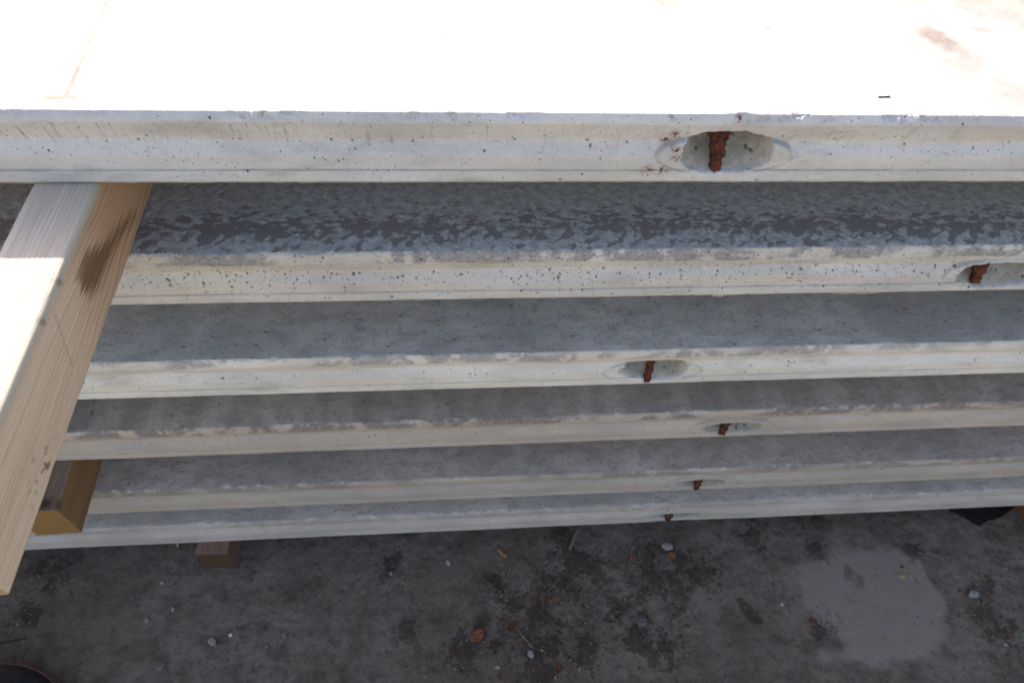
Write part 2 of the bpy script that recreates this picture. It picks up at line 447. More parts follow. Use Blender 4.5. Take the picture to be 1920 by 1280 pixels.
def build_ground():
    def axis(lo, hi, st, far):
        fine = np.arange(lo, hi, st)
        ext = np.array(far)
        return np.concatenate([lo - ext[::-1], fine, hi + ext])
    far = [0.02, 0.06, 0.14, 0.3, 0.6, 1.2, 2.5, 5, 10, 25, 60, 150, 400]
    X = axis(-1.3, 1.75, 0.004, far); Y = axis(-0.55, 0.14, 0.004, far)
    gx, gy = np.meshgrid(X, Y, indexing='ij')
    nx, ny = gx.shape
    h = ground_h(gx, gy)
    sd_ = poly_dist(gx, gy, SPILL)
    nz = 0.030 * (fbm(gx * 24, gy * 24, 31, 5) - 0.5) * 2
    spill = sstep(-0.045, 0.05, sd_ + nz)
    spill = spill * (0.62 + 0.38 * sstep(-0.06, -0.14, gy))
    holes = sstep(0.62, 0.72, fbm(gx * 13, gy * 8, 77, 3)) * sstep(-0.3, -0.12, gy)
    spill = spill * (1 - 0.7 * holes)
    h = h * (1 - 0.6 * spill) + 0.0022 * spill
    black_patch = sstep(-0.012, 0.012, poly_dist(gx, gy, BLACK_PATCH) + 0.25 * nz)
    wet2 = sstep(-0.014, 0.014, poly_dist(gx, gy, WET2) + 0.3 * nz) * 0.49
    deb = np.zeros_like(gx)
    wx = gx + 0.050 * (fbm(gx * 11, gy * 11, 61, 3) - 0.5) + 0.030 * (fbm(gx * 45, gy * 45, 62, 3) - 0.5)
    wy = gy + 0.050 * (fbm(gx * 11, gy * 11, 63, 3) - 0.5) + 0.030 * (fbm(gx * 45, gy * 45, 64, 3) - 0.5)
    brk = sstep(0.30, 0.62, fbm(gx * 34, gy * 34, 65, 4))
    for (dx, dy, r) in DARK:
        d = np.hypot((wx - dx) * 1.15, wy - dy) / (r * 1.25)
        deb = np.maximum(deb, np.exp(-d * d * 1.1) * (0.25 + 0.75 * brk))
    deb = np.maximum(deb, wet2 * 1.4)
    h = h + 0.004 * sstep(0.35, 0.9, deb) * fbm(gx * 60, gy * 60, 41, 3) * (wet2 < 0.1)
    V = np.stack([gx, gy, ZG + h - 0.0], -1).reshape(-1, 3)
    idx = np.arange(nx * ny).reshape(nx, ny)
    q = np.stack([idx[:-1, :-1], idx[1:, :-1], idx[1:, 1:], idx[:-1, 1:]], -1).reshape(-1, 4)
    o = grid_mesh('ground', V, q, [mat_ground()], np.zeros(len(q), np.int32), {'spill': spill, 'black_patch': black_patch, 'debris': deb})
    o['kind'] = 'structure'
    return o
build_ground()

# ------------------------------------------------------------------ concrete panels
PROFILE = [(0.0060, 0.0), (0.0010, -0.0066), (0.0, -0.0105), (0.0086, -0.0385), (0.0086, -0.0425), (0.0006, -0.0565), (0.0, -0.0600), (0.0, -0.0770), (0.0016, -0.0784), (0.0013, -0.0794), (-0.0010, -0.0812), (-0.0012, -0.0945), (0.0022, -0.1)]
# the panels below have a sharp arris over a rough, nearly upright band
PROFILE_SHARP = [(0.0045, 0.0), (0.0018, -0.0022), (0.0012, -0.0200), (0.0086, -0.0400)] + PROFILE[4:]
H = 0.1

def panel(label, y0, z0, rot, seed, step, mtop, medge, pocket, pores=0, band=0.0, burr=None, marks=None, rust=(), chip=1.0, stain=None, bump_at=None):
    PR = PROFILE if z0 == 0 else PROFILE_SHARP
    y_ar = PR[0][0]
    root = empty('concrete_panel', (0, y0, z0), math.atan(rot))
    tag(root, label, 'concrete panel', 'concrete panels stacked on timber battens')
    # rows of the section
    ytop = [1.25, 0.9, 0.65, 0.5, 0.42] + list(np.arange(0.36, 0.03, -0.004)) + list(np.arange(0.03, y_ar + 0.0005, -step))
    sec = [(y, 0.0) for y in ytop]
    n_top = len(sec)
    for (a, b) in zip(PR[:-1], PR[1:]):
        L = math.hypot(b[0] - a[0], b[1] - a[1]); k = max(1, int(round(L / step)))
        for i in range(k):
            f = i / k
            sec.append((a[0] + (b[0] - a[0]) * f, a[1] + (b[1] - a[1]) * f))
    sec.append(PR[-1])
    n_edge = len(sec)
    for y in (0.006, 0.02, 0.06, 0.2, 0.6, 1.25): sec.append((y, -H))
    sec = np.array(sec); ns = len(sec)
    xa, xb = -0.78, (1.35 if z0 < -0.5 else 1.05)
    xs = np.concatenate([np.linspace(-3.4, xa - 0.03, 24), np.arange(xa, xb, step), np.linspace(xb + 0.03, 2.9, 18)])
    nx = len(xs)
    X = np.repeat(xs[:, None], ns, 1)
    Y = np.repeat(sec[None, :, 0], nx, 0).copy(); Z = np.repeat(sec[None, :, 1], nx, 0).copy()
    row = np.arange(ns)[None, :]
    isedge = ((row >= n_top) & (row < n_edge)) * np.ones((nx, 1))
    zz = Z.copy()
    at = {k: np.zeros((nx, ns)) for k in ('pore', 'rust', 'rough', 'dirt', 'ring', 'run', 'mark', 'stain', 'inside', 'chipped')}
    # --- pocket: flat former print, then the scoop
    p = pocket
    ex = (X - p['ecx']) / p['ea']; ez = (zz - p['ecz']) / p['eb']
    wob = 0.10 * (fbm(X * 40, zz * 40, seed + 3, 3) - 0.5)
    er = np.sqrt(np.abs(ex) ** 2.2 + np.abs(ez) ** 2.2) + wob
    ear = sstep(1.03, 0.97, er) * isedge * (zz < -0.008)
    Y = Y * (1 - ear) + (p.get('ey', 0.0012)) * ear
    at['ring'] = np.exp(-((er - 1.03) / 0.045) ** 2) * isedge * sstep(0.25, 0.6, np.abs(ex)) * p.get('ring', 0.7) * 0.95 * sstep(0.15, 0.45, fbm(X * 70, zz * 70, seed + 70, 3)) * (zz < -0.012)
    Y += 0.0010 * np.exp(-((er - 1.03) / 0.05) ** 2) * isedge * (zz < -0.012)
    # --- surface relief
    und = 0.0016 * (fbm(X * 7, zz * 25, seed, 3) - 0.5) + 0.0007 * (fbm(X * 60, zz * 70, seed + 1, 4) - 0.5)
    Y += und * isedge
    top_rows = (row < n_top) * np.ones((nx, 1))
    Z += top_rows * (0.0014 * (fbm(X * 30, Y * 30, seed + 5, 4) - 0.5)) * sstep(0.004, 0.03, Y)
    # --- chipped upper arris
    arc = np.where(row < n_top, np.maximum(Y - y_ar, 0), np.maximum(-zz, 0))
    cn = fbm(xs * 55, xs * 0, seed + 8, 4); cn2 = fbm(xs * 9, xs * 0 + 3, seed + 9, 3)
    dep = chip * (0.0016 * sstep(0.53, 0.72, cn) * sstep(0.36, 0.62, cn2) + 0.0009 * (fbm(xs * 160, xs * 0, seed + 10, 3) - 0.4))
    if bump_at is not None:
        dep = dep - 0.0032 * np.exp(-((xs - bump_at) / 0.014) ** 2)
    fall = np.exp(-(arc / 0.0042) ** 2) * (0.75 + 0.5 * fbm(X * 200, zz * 200, seed + 11, 2))
    Z -= dep[:, None] * fall
    Y += np.maximum(dep, 0)[:, None] * fall * 0.8
    wxs = X + 0.006 * (fbm(X * 130, arc * 130, seed + 40, 3) - 0.5)
    chipf = sstep(0.50, 0.62, fbm(wxs * 75, arc * 95, seed + 12, 4) + 0.10 * (cn2[:, None] - 0.5)) * sstep(0.0105, 0.003, arc) * sstep(0.42, 0.60, cn2)[:, None]
    chipn = fbm(X * 330, arc * 330, seed + 41, 3)
    Y += chip * isedge * chipf * (0.0012 + 0.0022 * chipn)
    Z -= chip * chipf * (0.0005 + 0.0012 * chipn) * isedge
    at['chipped'] = chipf
    # --- rough band under the arris
    if band:
        lim = 0.0215 + 0.009 * (fbm(xs * 12, xs * 0, seed + 14, 4) - 0.5) + 0.004 * (fbm(xs * 90, xs * 0, seed + 15, 2) - 0.5)
        ba = sstep(0.001, -0.001, -zz - lim[:, None]) * isedge
        gate = sstep(0.30, 0.48, fbm(X * 8, zz * 20, seed + 16, 3))
        at['rough'] = ba * gate * band
        Y += 0.0008 * ba * gate + 0.0009 * ba * gate * (fbm(X * 230, zz * 230, seed + 17, 2) - 0.5)
    # --- lower arris, burrs of cement paste
    la = np.exp(-((zz + H) / 0.003) ** 2) * isedge
    Z += la * 0.0016 * (fbm(X * 70, X * 0, seed + 18, 4) - 0.5)
    for (b0, b1, dp) in (burr or ()):
        k = sstep(b0, b0 + 0.006, xs) * sstep(b1, b1 - 0.006, xs) * dp * (0.45 + 0.9 * fbm(xs * 110, xs * 0, seed + 19, 3))
        Z -= k[:, None] * np.exp(-((zz + H) / 0.0016) ** 2) * ((row >= n_edge - 2) & (row <= n_edge))
    # --- dirt in the joint line and along the foot
    at['dirt'] = (np.exp(-((zz + 0.0788) / 0.0010) ** 2) * 0.85 + 0.75 * sstep(-0.0945, -0.099, zz)) * isedge
    at['run'] = sstep(-0.009, -0.014, zz) * sstep(-0.052, -0.034, zz) * isedge
    # --- bug holes
    rng = np.random.RandomState(seed)
    for _ in range(pores):
        px = rng.uniform(xa, xb)
        pz = -rng.choice([rng.uniform(0.004, 0.098), rng.normal(0.047, 0.010)], p=[0.5, 0.5])
        if not -0.098 < pz < -0.004: continue
        if vn(px * 6, 0.3, seed + 20) < rng.uniform(0.05, 0.6): continue
        r = 0.0007 + 0.0011 * rng.rand() ** 2.2 + (0.0010 if rng.rand() < 0.03 else 0)
        i0, i1 = np.searchsorted(xs, (px - r * 1.3, px + r * 1.3))
        if i1 <= i0: continue
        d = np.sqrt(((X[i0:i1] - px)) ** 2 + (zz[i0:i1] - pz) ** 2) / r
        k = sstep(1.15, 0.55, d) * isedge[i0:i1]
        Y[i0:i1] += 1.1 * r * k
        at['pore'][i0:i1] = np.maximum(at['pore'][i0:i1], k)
    # --- the scoop of the pocket, with a lifting bar in it
    u = (X - p['cx']) / p['a']; v = (zz - p['cz']) / p['b']
    wob = 0.20 * (fbm(X * 38, zz * 38, seed + 23, 4) - 0.5) + 0.10 * (fbm(X * 160, zz * 160, seed + 25, 2) - 0.5)
    lo = np.where(u < 0, p.get('pl', 2.4), p.get('pr', 2.4))
    uu = np.where(v < 0, u, u) + p.get('skew', 0) * np.clip(v, -1, 1) * (u < 0)
    rr = (np.abs(uu) ** lo + np.abs(v) ** 2.8) ** (1 / 2.6) + wob
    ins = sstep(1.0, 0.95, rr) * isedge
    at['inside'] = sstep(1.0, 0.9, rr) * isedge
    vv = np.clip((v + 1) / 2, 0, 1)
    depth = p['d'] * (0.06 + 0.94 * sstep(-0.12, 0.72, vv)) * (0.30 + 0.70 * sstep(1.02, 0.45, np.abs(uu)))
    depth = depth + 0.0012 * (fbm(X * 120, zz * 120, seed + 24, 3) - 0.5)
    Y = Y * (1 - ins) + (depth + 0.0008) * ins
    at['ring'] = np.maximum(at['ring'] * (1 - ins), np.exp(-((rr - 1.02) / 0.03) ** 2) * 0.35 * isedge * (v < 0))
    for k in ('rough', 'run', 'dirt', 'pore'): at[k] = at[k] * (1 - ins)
    for k in ('rough', 'run'): at[k] = at[k] * (1 - ear)
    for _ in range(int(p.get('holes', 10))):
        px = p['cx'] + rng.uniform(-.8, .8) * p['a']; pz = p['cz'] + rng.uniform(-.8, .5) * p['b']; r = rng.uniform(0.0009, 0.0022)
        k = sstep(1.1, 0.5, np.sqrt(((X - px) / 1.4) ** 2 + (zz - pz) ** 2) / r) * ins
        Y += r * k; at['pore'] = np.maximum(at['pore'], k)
    for (rx, rz, rr_) in rust:
        at['rust'] = np.maximum(at['rust'], np.exp(-(((X - rx) / rr_) ** 2 + ((zz - rz) / (rr_ * 0.7)) ** 2)) * isedge * 1.3 * (1 - ins))
    if stain:
        for (sx, sz, sw, sh, sa) in stain:
            at['stain'] = np.maximum(at['stain'], sa * np.exp(-(((X - sx) / sw) ** 2 + ((zz - sz) / sh) ** 2)) * isedge)
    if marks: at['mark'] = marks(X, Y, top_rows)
    V = np.stack([X, Y, Z], -1).reshape(-1, 3)
    idx = np.arange(nx * ns).reshape(nx, ns)
    nxt = np.roll(idx, -1, 1)
    q = np.stack([idx[:-1], nxt[:-1], nxt[1:], idx[1:]], -1).reshape(-1, 4)
    slot = ((np.arange(ns) >= n_top) & (np.arange(ns) < n_edge)).astype(np.int32)
    slots = np.repeat(slot[None, :], nx - 1, 0).ravel()
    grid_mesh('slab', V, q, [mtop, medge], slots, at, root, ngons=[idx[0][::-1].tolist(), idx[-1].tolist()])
    # --- the rusty bar
    b = p['bar']
    rings = []; nz = 26; na = 12
    zt, zb = b['z']
    for i in range(nz):
        f = i / (nz - 1)
        z = zt + (zb - zt) * f
        cx = b['x'][0] + (b['x'][1] - b['x'][0]) * f
        wd = (b['w'][0] + (b['w'][1] - b['w'][0]) * (f ** b.get('pow', 0.8))) * (1 + 0.16 * math.sin(f * 17 + seed) * (0.3 + f * 0.7))
        yc = b['y'][0] + (b['y'][1] - b['y'][0]) * f
        for k in range(na):
            a = 2 * math.pi * k / na + f * b.get('twist', 0.5)
            ca, sa = math.cos(a), math.sin(a)
            rx = wd * 0.5 * np.sign(ca) * abs(ca) ** 0.6; ry = min(wd * 0.42, 0.006) * np.sign(sa) * abs(sa) ** 0.6
            jj = 1 + 0.55 * (float(vn(k * 1.3, f * 11, seed + 60)) - 0.5) + 0.3 * (float(vn(k * 2.9, f * 31, seed + 61)) - 0.5)
            rings.append((cx + rx * jj, yc + ry * jj, z))
    fs = []
    for i in range(nz - 1):
        for k in range(na):
            a = i * na + k; c = i * na + (k + 1) % na
            fs.append((a, c, c + na, a + na))
    fs.append(tuple(range(na))[::-1]); fs.append(tuple((nz - 1) * na + k for k in range(na)))
    mesh_obj('reinforcing_bar', rings, fs, [RUST], root, smooth=False)
    return root

RUST = mat_rust()

def mark_p1(X, Y, top):
    # print left by a batten, a brown-edged stain, on the upper face
    lx = -0.4290 - 0.012 * (Y - 0.03) / 0.21 + 0.004 * (fbm(Y * 30, Y * 0, 4, 3) - 0.5)
    line = np.exp(-((X - lx) / 0.0038) ** 2) * sstep(0.016, 0.03, Y) * (0.5 + 0.6 * fbm(X * 60, Y * 20, 6, 3))
    foot = np.exp(-((Y - 0.029) / 0.006) ** 2) * sstep(-0.462, -0.445, X) * sstep(-0.412, -0.420, X) * 0.75
    left = sstep(-0.42, -0.5, X) * 0.42 * sstep(0.42, 0.6, fbm(X * 9, Y * 9, 21, 4))
    ka = (X - 0.674) * 0.5 - (Y - 0.180) * 0.86; kb = (X - 0.674) * 0.86 + (Y - 0.180) * 0.5
    d = np.hypot(ka / 0.046, kb / 0.024) + 0.9 * (fbm(X * 50, Y * 50, 22, 4) - 0.5)
    knot = 0.72 * sstep(1.35, 0.3, d) * (0.7 + 0.5 * fbm(X * 140, Y * 140, 24, 3))
    right = 0.38 * sstep(0.45, 0.75, X) * sstep(0.40, 0.6, fbm(X * 10, Y * 16, 23, 4))
    spots = np.zeros_like(X)
    for (sx, sy, r, a) in ((-0.0035, 0.176, 0.012, .5), (-0.042, 0.223, 0.009, .4), (0.436, 0.201, 0.006, .8), (0.522, 0.208, 0.02, .35), (0.307, 0.264, 0.02, .5), (-0.367, 0.126, 0.004, .8), (0.60, 0.21, 0.03, .4)):
        spots = np.maximum(spots, a * np.exp(-(np.hypot(X - sx, (Y - sy) * 1.5) / r) ** 2))
    return np.clip(np.maximum.reduce([line, foot, left, knot, right, spots]), 0, 1) * top

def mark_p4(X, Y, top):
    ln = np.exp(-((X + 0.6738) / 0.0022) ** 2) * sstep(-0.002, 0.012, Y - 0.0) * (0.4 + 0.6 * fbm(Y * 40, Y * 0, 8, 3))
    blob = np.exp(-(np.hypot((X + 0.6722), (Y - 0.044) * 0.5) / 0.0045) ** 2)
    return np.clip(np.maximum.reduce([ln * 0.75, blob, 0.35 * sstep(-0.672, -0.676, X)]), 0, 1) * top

# p1 (uppermost)
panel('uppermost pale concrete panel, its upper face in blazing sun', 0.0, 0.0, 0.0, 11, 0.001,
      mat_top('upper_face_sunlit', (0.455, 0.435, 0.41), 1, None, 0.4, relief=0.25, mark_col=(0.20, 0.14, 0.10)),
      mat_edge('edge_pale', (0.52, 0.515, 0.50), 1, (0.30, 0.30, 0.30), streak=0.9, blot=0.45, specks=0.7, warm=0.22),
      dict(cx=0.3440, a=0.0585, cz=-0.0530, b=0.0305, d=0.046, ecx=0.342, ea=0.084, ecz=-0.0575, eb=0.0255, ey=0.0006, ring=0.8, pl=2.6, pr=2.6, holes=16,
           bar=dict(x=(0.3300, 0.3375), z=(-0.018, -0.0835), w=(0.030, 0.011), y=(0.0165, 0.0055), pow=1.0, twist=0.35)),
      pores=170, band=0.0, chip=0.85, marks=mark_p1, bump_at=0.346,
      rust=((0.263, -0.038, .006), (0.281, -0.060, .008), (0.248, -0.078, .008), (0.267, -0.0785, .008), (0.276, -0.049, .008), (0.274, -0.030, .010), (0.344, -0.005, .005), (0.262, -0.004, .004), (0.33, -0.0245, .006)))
# p2
Z2 = -0.2097
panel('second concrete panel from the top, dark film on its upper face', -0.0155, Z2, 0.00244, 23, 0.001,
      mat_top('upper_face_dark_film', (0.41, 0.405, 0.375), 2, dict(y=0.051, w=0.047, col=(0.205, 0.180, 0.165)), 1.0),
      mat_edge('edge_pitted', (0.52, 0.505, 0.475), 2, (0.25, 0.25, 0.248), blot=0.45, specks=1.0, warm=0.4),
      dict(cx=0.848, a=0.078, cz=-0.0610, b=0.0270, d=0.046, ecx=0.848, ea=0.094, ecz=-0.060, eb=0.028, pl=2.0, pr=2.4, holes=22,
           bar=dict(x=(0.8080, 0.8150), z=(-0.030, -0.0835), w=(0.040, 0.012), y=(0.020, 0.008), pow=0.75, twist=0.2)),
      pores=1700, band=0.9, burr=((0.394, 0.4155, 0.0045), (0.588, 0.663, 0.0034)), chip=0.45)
# p3
Z3 = -0.4466
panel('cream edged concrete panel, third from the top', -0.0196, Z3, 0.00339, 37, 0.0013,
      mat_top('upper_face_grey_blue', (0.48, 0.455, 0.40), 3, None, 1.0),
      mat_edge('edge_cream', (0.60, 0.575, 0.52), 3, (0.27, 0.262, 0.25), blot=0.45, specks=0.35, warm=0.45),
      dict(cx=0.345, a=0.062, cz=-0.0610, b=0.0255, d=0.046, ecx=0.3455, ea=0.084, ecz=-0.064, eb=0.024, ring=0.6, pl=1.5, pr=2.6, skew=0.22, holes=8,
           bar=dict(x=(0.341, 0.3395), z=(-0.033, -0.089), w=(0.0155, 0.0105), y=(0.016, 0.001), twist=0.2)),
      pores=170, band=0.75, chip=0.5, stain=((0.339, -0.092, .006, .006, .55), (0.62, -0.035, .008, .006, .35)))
# p4
Z4 = -0.6697
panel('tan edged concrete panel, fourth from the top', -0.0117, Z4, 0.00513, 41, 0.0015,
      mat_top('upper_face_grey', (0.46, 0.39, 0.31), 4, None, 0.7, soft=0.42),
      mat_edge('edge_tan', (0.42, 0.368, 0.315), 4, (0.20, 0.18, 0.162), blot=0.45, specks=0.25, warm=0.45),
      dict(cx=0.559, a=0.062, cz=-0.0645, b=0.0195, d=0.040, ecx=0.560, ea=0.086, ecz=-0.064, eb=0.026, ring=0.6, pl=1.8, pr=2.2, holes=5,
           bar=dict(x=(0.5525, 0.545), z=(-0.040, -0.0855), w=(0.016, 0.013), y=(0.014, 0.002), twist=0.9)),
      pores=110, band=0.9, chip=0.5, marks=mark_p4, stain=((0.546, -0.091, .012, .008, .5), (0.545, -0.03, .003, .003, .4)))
# p5
Z5 = -0.8783
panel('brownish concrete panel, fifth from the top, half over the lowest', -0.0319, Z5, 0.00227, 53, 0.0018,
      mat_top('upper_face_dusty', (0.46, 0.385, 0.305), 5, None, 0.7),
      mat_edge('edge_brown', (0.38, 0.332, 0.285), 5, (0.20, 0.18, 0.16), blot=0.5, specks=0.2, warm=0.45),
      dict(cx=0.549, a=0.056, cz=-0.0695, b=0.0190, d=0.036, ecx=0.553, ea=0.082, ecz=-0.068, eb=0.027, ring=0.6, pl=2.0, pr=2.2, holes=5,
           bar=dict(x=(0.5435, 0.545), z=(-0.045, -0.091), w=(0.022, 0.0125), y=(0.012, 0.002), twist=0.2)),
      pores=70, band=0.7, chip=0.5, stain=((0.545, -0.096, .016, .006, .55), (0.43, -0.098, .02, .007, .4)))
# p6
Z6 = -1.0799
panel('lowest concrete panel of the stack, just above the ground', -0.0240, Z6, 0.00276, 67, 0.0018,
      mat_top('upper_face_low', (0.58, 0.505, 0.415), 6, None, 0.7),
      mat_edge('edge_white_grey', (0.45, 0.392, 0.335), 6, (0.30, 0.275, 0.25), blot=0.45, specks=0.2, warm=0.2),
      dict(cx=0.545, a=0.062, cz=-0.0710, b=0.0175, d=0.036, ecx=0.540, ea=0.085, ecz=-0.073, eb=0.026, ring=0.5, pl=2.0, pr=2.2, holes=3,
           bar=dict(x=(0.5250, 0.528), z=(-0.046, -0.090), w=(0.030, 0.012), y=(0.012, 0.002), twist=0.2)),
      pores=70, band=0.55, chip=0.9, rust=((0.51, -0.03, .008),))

# ------------------------------------------------------------------ timber battens
def batten(name, label, w_, h_, y0, y1, loc, rz, mat, attrs_fn, seed, rnd=0.006, group=None, step=0.004):
    """box with eased arrises along y; local origin at the middle of the base, near end at y0"""
    prof = []
    def arc(cx, cz, a0):
        for k in range(6):
            a = a0 + math.pi / 2 * k / 5
            prof.append((cx + rnd * math.cos(a), cz + rnd * math.sin(a)))
    def edge(p, q, n):
        for k in range(1, n):
            prof.append((p[0] + (q[0] - p[0]) * k / n, p[1] + (q[1] - p[1]) * k / n))
    x = w_ / 2
    arc(x - rnd, h_ - rnd, 0); edge((x - rnd, h_), (-x + rnd, h_), 16)
    arc(-x + rnd, h_ - rnd, math.pi / 2); edge((-x, h_ - rnd), (-x, rnd), 14)
    arc(-x + rnd, rnd, math.pi); edge((-x + rnd, 0), (x - rnd, 0), 10)
    arc(x - rnd, rnd, 1.5 * math.pi); edge((x, rnd), (x, h_ - rnd), 56)
    prof = np.array(prof); npf = len(prof)
    ys = np.concatenate([[y0, y0 + 0.0015], np.arange(y0 + 0.004, min(y0 + 0.75, y1), step), [y1]])
    ny = len(ys)
    PX = np.repeat(prof[None, :, 0], ny, 0).copy(); PZ = np.repeat(prof[None, :, 1], ny, 0).copy()
    PY = np.repeat(ys[:, None], npf, 1).copy()
    an = np.arctan2(PZ - h_ / 2, PX)
    n = 0.0007 * (fbm(PY * 9, an * 2.0, seed, 4) - 0.5) + 0.0004 * (fbm(PY * 60, an * 30, seed + 4, 3) - 0.5)
    corner = sstep(0.35, 0.0, np.abs(np.abs(PX) - x) / 0.02 + np.abs(np.abs(PZ - h_ / 2) - h_ / 2) / 0.02)
    n -= corner * 0.0014 * sstep(0.5, 0.8, fbm(PY * 26, an, seed + 2, 4))
    rad = np.hypot(PX, PZ - h_ / 2)
    sc = (rad + n) / rad
    PX *= sc; PZ = (PZ - h_ / 2) * np.minimum(sc, 1.0) + h_ / 2
    PX[0] *= 0.985; PZ[0] = (PZ[0] - h_ / 2) * 0.985 + h_ / 2
    at = attrs_fn(PX, PY, PZ)
    for k in ('stain', 'crack', 'weather', 'wane', 'knot', 'endgrain'): at.setdefault(k, np.zeros_like(PX))
    V = np.stack([PX, PY, PZ], -1).reshape(-1, 3)
    # end cap as its own ring of vertices with a centre fan
    base = len(V)
    capf = V[:npf]; ctr = capf.mean(0)
    mids = ctr + (capf - ctr) * 0.5
    V = np.vstack([V, capf, mids, ctr[None]])
    nx_ = npf * 2 + 1
    flat = {k: np.concatenate([a.ravel(), np.zeros(nx_)]) for k, a in at.items()}
    flat['endgrain'][base:] = 1
    idx = np.arange(ny * npf).reshape(ny, npf); nx2 = np.roll(idx, -1, 1)
    q = np.stack([idx[:-1], idx[1:], nx2[1:], nx2[:-1]], -1).reshape(-1, 4)
    ng = []
    for k in range(npf):
        k2 = (k + 1) % npf
        ng.append((base + k, base + k2, base + npf + k2, base + npf + k)[::-1])
        ng.append((base + npf + k, base + npf + k2, base + 2 * npf)[::-1])
    ng.append(idx[-1][::-1].tolist())
    ng = [list(g)[::-1] for g in ng]
    o = grid_mesh(name, V, q[:, ::-1], [mat], np.zeros(len(q), np.int32), flat, None, ngons=ng)
    o.location = loc; o.rotation_euler = (0, 0, rz)
    tag(o, label, 'timber batten', group)
    return o

BW, BH = 0.0782, 0.1094
def beam_attrs(X, Y, Z):
    top = sstep(BH - 0.004, BH - 0.001, Z)
    wane = np.exp(-((np.hypot(X - BW / 2 + 0.003, Z - BH + 0.003)) / 0.0055) ** 2) * 1.1
    # dark resin stain on the right-hand face, drawn out along the grain
    BLOB = [(.052, .014), (.047, .030), (.012, .048), (-.03, .060), (-.055, .070), (-.082, .092), (-.10, .094), (-.135, .090), (-.14, .066), (-.135, .05), (-.105, .034), (-.06, .030), (-.02, .026), (.02, .016)]
    sdb = poly_dist(Y, Z, BLOB)
    stain = 0.5 + np.clip(sdb / 0.030, -1.2, 0.9)
    stain = np.maximum(stain, 0.42 * np.exp(-((Y - 0.0) / 0.06) ** 2 - ((Z - 0.011) / 0.006) ** 2) + 0.0)
    stain = np.maximum(stain, 0.40 * np.exp(-((Y + 0.04) / 0.07) ** 2 - ((Z - 0.089 + Y * 0.04) / 0.0028) ** 2))
    stain = np.clip(stain, 0, 1.4) * (X > 0.02)
    # a thin scratch running down across the grain
    t_ = np.clip((-0.188 - Y) / 0.028, 0, 1)
    zc = 0.098 - 0.062 * t_
    crack = np.exp(-((Z - zc) / 0.0034) ** 2) * (Y < -0.188) * (Y > -0.216) * (X > 0.03) * 0.4
    # grimy smudges near the free end
    crack = np.maximum(crack, 0.9 * sstep(0.62, 0.72, fbm(Y * 160, Z * 160, 5, 3)) * np.exp(-(np.hypot(Y + 0.335, (Z - 0.018) * 1.3) / 0.03) ** 2) * (X > 0.03))
    knot = 0.6 * np.exp(-(np.hypot(Y + 0.155, (Z - BH + 0.004) * 1.0) / 0.004) ** 2) + 0.6 * np.exp(-(np.hypot(Y + 0.21, Z - BH + 0.004) / 0.004) ** 2) * (X > 0)
    return dict(stain=stain, weather=np.clip(top + wane * 0, 0, 1), wane=np.clip(wane, 0, 1), crack=crack, knot=knot * (X > 0.02))
PINE = mat_wood('pine_timber', (0.62, 0.475, 0.345), (0.51, 0.37, 0.25), -0.16, -0.085, 0.0036,
                weather=((0.56, 0.495, 0.42), (0.44, 0.38, 0.305), (0.38, 0.29, 0.20)), stain=True,
                end=((0.34, 0.27, 0.14), (0.2, 0.14, 0.07)),
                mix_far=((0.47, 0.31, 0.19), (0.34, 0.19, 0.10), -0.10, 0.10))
batten('timber_batten', 'long pine batten jutting out under the uppermost panel, half sunlit', BW, BH, -0.4559, 0.7,
       (-0.4245 - BW / 2, 0.0, Z2 + 0.0003), math.atan(0.002), PINE, beam_attrs, 91, 0.0055, 'timber battens between the panels', 0.003)

G2W, G2H = 0.084, 0.1080
def green_attrs(X, Y, Z):
    top = sstep(G2H - 0.003, G2H - 0.001, Z)
    kn = np.exp(-(np.hypot(X - 0.018, Y - 0.014) / 0.012) ** 2) * (Z > G2H - 0.02) * 1.2
    kn = np.maximum(kn, 0.8 * np.exp(-((X - 0.040) / 0.004) ** 2 - ((Y - 0.012) / 0.010) ** 2) * (Z > G2H - 0.012))
    return dict(weather=top * 0.75, knot=np.clip(kn, 0, 1))
GREEN = mat_wood('treated_timber', (0.215, 0.128, 0.058), (0.138, 0.076, 0.034), 0.09, 0.2, 0.008,
                 weather=((0.20, 0.15, 0.115), (0.155, 0.11, 0.08), (0.13, 0.09, 0.055)), end=((0.27, 0.152, 0.052), (0.15, 0.082, 0.027)))
batten('timber_batten', 'olive brown batten stub with sawn yellow end and knot, beside the long batten', G2W, G2H, 0.0, 0.9,
       (-0.7367 - G2W / 2 + 0.0025, -0.1167, Z5 + 0.0003), math.atan(0.0241), GREEN, green_attrs, 97, 0.003, 'timber battens between the panels')

BLK = mat_wood('weathered_timber', (0.125, 0.082, 0.052), (0.085, 0.05, 0.03), 0.12, -0.1, 0.007,
               weather=((0.21, 0.128, 0.088), (0.16, 0.095, 0.064), (0.13, 0.075, 0.048)), end=((0.088, 0.055, 0.027), (0.06, 0.036, 0.017)))
def blk_attrs(X, Y, Z): return dict(weather=sstep(0.094, 0.0965, Z))
batten('timber_batten', 'short brown batten end on the ground under the lowest panel', 0.074, 0.0995, 0.0, 0.95,
       (-0.5865, -0.0545, ZG + 0.0002), R(-1.0), BLK, blk_attrs, 101, 0.003, 'timber battens under the lowest panel')
BLK2 = mat_wood('reddish_timber', (0.17, 0.075, 0.035), (0.10, 0.04, 0.02), 0.12, -0.1, 0.007,
               weather=((0.2, 0.12, 0.08), (0.16, 0.09, 0.06), (0.12, 0.07, 0.04)), end=((0.17, 0.09, 0.04), (0.12, 0.06, 0.03)))
